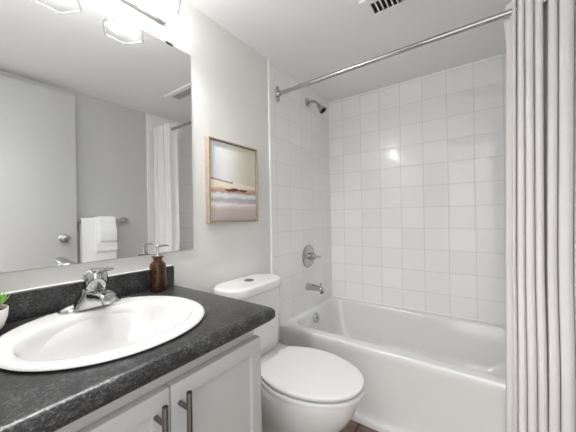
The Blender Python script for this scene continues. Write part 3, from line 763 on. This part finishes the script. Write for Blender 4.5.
# ------------------------------------------------------------------ vanity light
vl = thing('vanity_light', 'wall light bar with faceted frosted glass shades over the mirror', 'wall light', (0.0, 0.318, 1.95))
bm = BM(); box(bm, (0.001, -0.006, 1.912), (0.022, 0.642, 2.03), 0.003)
obj('back_plate', bm, M['trim'], vl)
bm = BM(); box(bm, (0.001, -0.004, 1.9075), (0.019, 0.640, 1.9115), 0.0005)
obj('lower_rail', bm, M['dark_nickel'], vl)
def hexa(cx_, cy_, s, z, inset=0.0):
    base = [(0.078, 0.040), (0.0, 0.080), (-0.078, 0.040), (-0.078, -0.040), (0.0, -0.080), (0.078, -0.040)]
    return [Vector((cx_ + a * s, cy_ + b_ * s, z)) for a, b_ in base]
LX = 0.138
for y in (0.091, 0.318, 0.545):
    bm = BM(); tube(bm, catmull([(0.020, y, 1.992), (0.07, y, 1.997), (0.115, y, 1.995), (LX, y, 1.985)], 5), 0.011, 14)
    lathe(bm, [(0, 0), (0.026, 0), (0.024, 0.02), (0.012, 0.026), (0, 0.026)], (LX, y, 1.962), (0, 0, 1), 20)
    obj('arm', bm, M['nickel'], vl)
    bm = BM()
    loft(bm, [hexa(LX, y, 0.30, 1.968), hexa(LX, y, 0.40, 1.962), hexa(LX, y, 0.68, 1.925), hexa(LX, y, 0.98, 1.883), hexa(LX, y, 1.0, 1.880), hexa(LX, y, 0.94, 1.880), hexa(LX, y, 0.92, 1.884), hexa(LX, y, 0.63, 1.924), hexa(LX, y, 0.34, 1.959)], True, True)
    sh = obj('shade', bm, M['shade'], vl, ang=20)
    bm = BM(); loft(bm, [hexa(LX, y, 0.93, 1.8795), hexa(LX, y, 1.005, 1.8795), hexa(LX, y, 1.005, 1.8755), hexa(LX, y, 0.93, 1.8755), hexa(LX, y, 0.93, 1.8795)], False, False)
    bmesh.ops.remove_doubles(bm, verts=bm.verts[:], dist=1e-6)
    obj('rim', bm, M['shade_rim'], sh, ang=20)
    bm = BM(); lathe(bm, [(0, 0.050), (0.012, 0.050), (0.013, 0.036), (0.020, 0.024), (0.027, 0.008), (0.0285, -0.004), (0.026, -0.016), (0.018, -0.025), (0.008, -0.0285), (0, -0.029)], (LX, y, 1.920), (0, 0, 1), 24)
    o = obj('bulb', bm, M['bulb'], vl); o['label'] = 'glowing round bulb'

# ------------------------------------------------------------------ painting
PY0, PY1, PZ0, PZ1 = 0.845, 1.190, 1.073, 1.486
pa = thing('painting', 'pale abstract landscape painting in a thin oak frame above the toilet', 'painting', (0.001, PY0, PZ0))
bm = BM(); fw = 0.0075
for lo, hi in (((0.001, PY0, PZ0), (0.030, PY0 + fw, PZ1)), ((0.001, PY1 - fw, PZ0), (0.030, PY1, PZ1)), ((0.001, PY0 + fw, PZ0), (0.030, PY1 - fw, PZ0 + fw)), ((0.001, PY0 + fw, PZ1 - fw), (0.030, PY1 - fw, PZ1))):
    box(bm, lo, hi, 0.0008, 1)
obj('frame', bm, M['wood'], pa)
bm = BM(); box(bm, (0.002, PY0 + fw + 0.003, PZ0 + fw + 0.003), (0.022, PY1 - fw - 0.003, PZ1 - fw - 0.003), 0.001)
obj('canvas', bm, art_mat(PY1 - PY0, PZ1 - PZ0), pa)

# ------------------------------------------------------------------ ceiling vent
ve = thing('ceiling_vent', 'white exhaust vent grille in the ceiling', 'vent', (0.81, 1.295, ZC))
bm = BM()
vx0, vx1, vy0, vy1 = 0.632, 0.992, 1.228, 1.362; sx0, sx1, sy0, sy1 = 0.672, 0.952, 1.262, 1.333
for lo, hi in (((vx0, vy0), (vx1, sy0)), ((vx0, sy1), (vx1, vy1)), ((vx0, sy0), (sx0, sy1)), ((sx1, sy0), (vx1, sy1))):
    box(bm, (lo[0], lo[1], ZC - 0.011), (hi[0], hi[1], ZC - 0.0005))
bmesh.ops.remove_doubles(bm, verts=bm.verts[:], dist=1e-5)
obj('grille_frame', bm, M['ceiling'], ve)
bm = BM(); box(bm, (sx0, sy0, ZC - 0.0022), (sx1, sy1, ZC - 0.0008)); obj('duct_opening', bm, M['black'], ve)
n = 13; pitch = (sx1 - sx0) / n
for i in range(1, n):
    x = sx0 + i * pitch
    bm = BM(); box(bm, (x - 0.0032, sy0, ZC - 0.0105), (x + 0.0032, sy1, ZC - 0.0080)); obj('slat', bm, M['ceiling'], ve)

# ------------------------------------------------------------------ towel bar with three towels, on the wall facing the mirror
XB, ZBAR = 1.425, 1.092
tb = thing('towel_bar', 'chrome towel bar on the grey wall facing the mirror', 'towel bar', (XR, 0.85, ZBAR))
bm = BM(); box(bm, (XB - 0.010, 0.588, ZBAR - 0.012), (XB + 0.010, 1.120, ZBAR + 0.012), 0.003); obj('bar', bm, M['nickel'], tb)
for y in (0.598, 1.120):
    bm = BM(); box(bm, (XR - 0.008, y - 0.022, ZBAR - 0.022), (XR - 0.001, y + 0.022, ZBAR + 0.022), 0.003); box(bm, (XB - 0.014, y - 0.012, ZBAR - 0.013), (XR - 0.006, y + 0.012, ZBAR + 0.013), 0.003)
    obj('post', bm, M['nickel'], tb)
def towel(y0, y1, zf, zb, gap, th, label, top_gap=0.0, top_th=0.004):
    """one folded towel hung over the bar: front fall, rounded top, back fall"""
    n = 10
    def side(rf, rt):
        p = []
        for k in range(9):
            z = zf + (ZBAR - zf) * k / 8; s = min(1.0, max(0.0, (z - ZBAR + 0.10) / 0.10)); s = s * s * (3 - 2 * s)
            p.append((XB - rf + (rf - rt) * s, z))
        for k in range(1, n): a = math.pi - math.pi * k / n; p.append((XB + rt * math.cos(a), ZBAR + rt * math.sin(a)))
        for k in range(7): p.append((XB + rt, ZBAR - (ZBAR - zb) * k / 6))
        return p
    po_, pi_ = side(0.0165 + gap + th, 0.0165 + top_gap + top_th), side(0.0165 + gap, 0.0165 + top_gap)
    poly = po_ + pi_[::-1]
    bm = BM(); rs = []
    N = 8
    for k in range(N + 1):
        y = y0 + (y1 - y0) * k / N; rs.append([Vector((a, y, b_)) for a, b_ in poly])
    loft(bm, rs, True, True)
    tag(obj('towel', bm, M['towel'], base=(XB, (y0 + y1) / 2, ZBAR), ang=60), label, 'towel', 'white towels layered on the towel bar')
towel(0.790, 1.026, 0.60, 0.62, 0.000, 0.0130, 'widest white towel, hanging longest at the back of the layered three', 0.0)
towel(0.878, 1.0265, 0.848, 0.90, 0.0165, 0.0130, 'middle white towel, over the long towel and under the small one', 0.0055)
towel(0.904, 1.014, 0.928, 0.97, 0.0330, 0.0130, 'smallest white towel, front layer of the three on the bar', 0.0110)
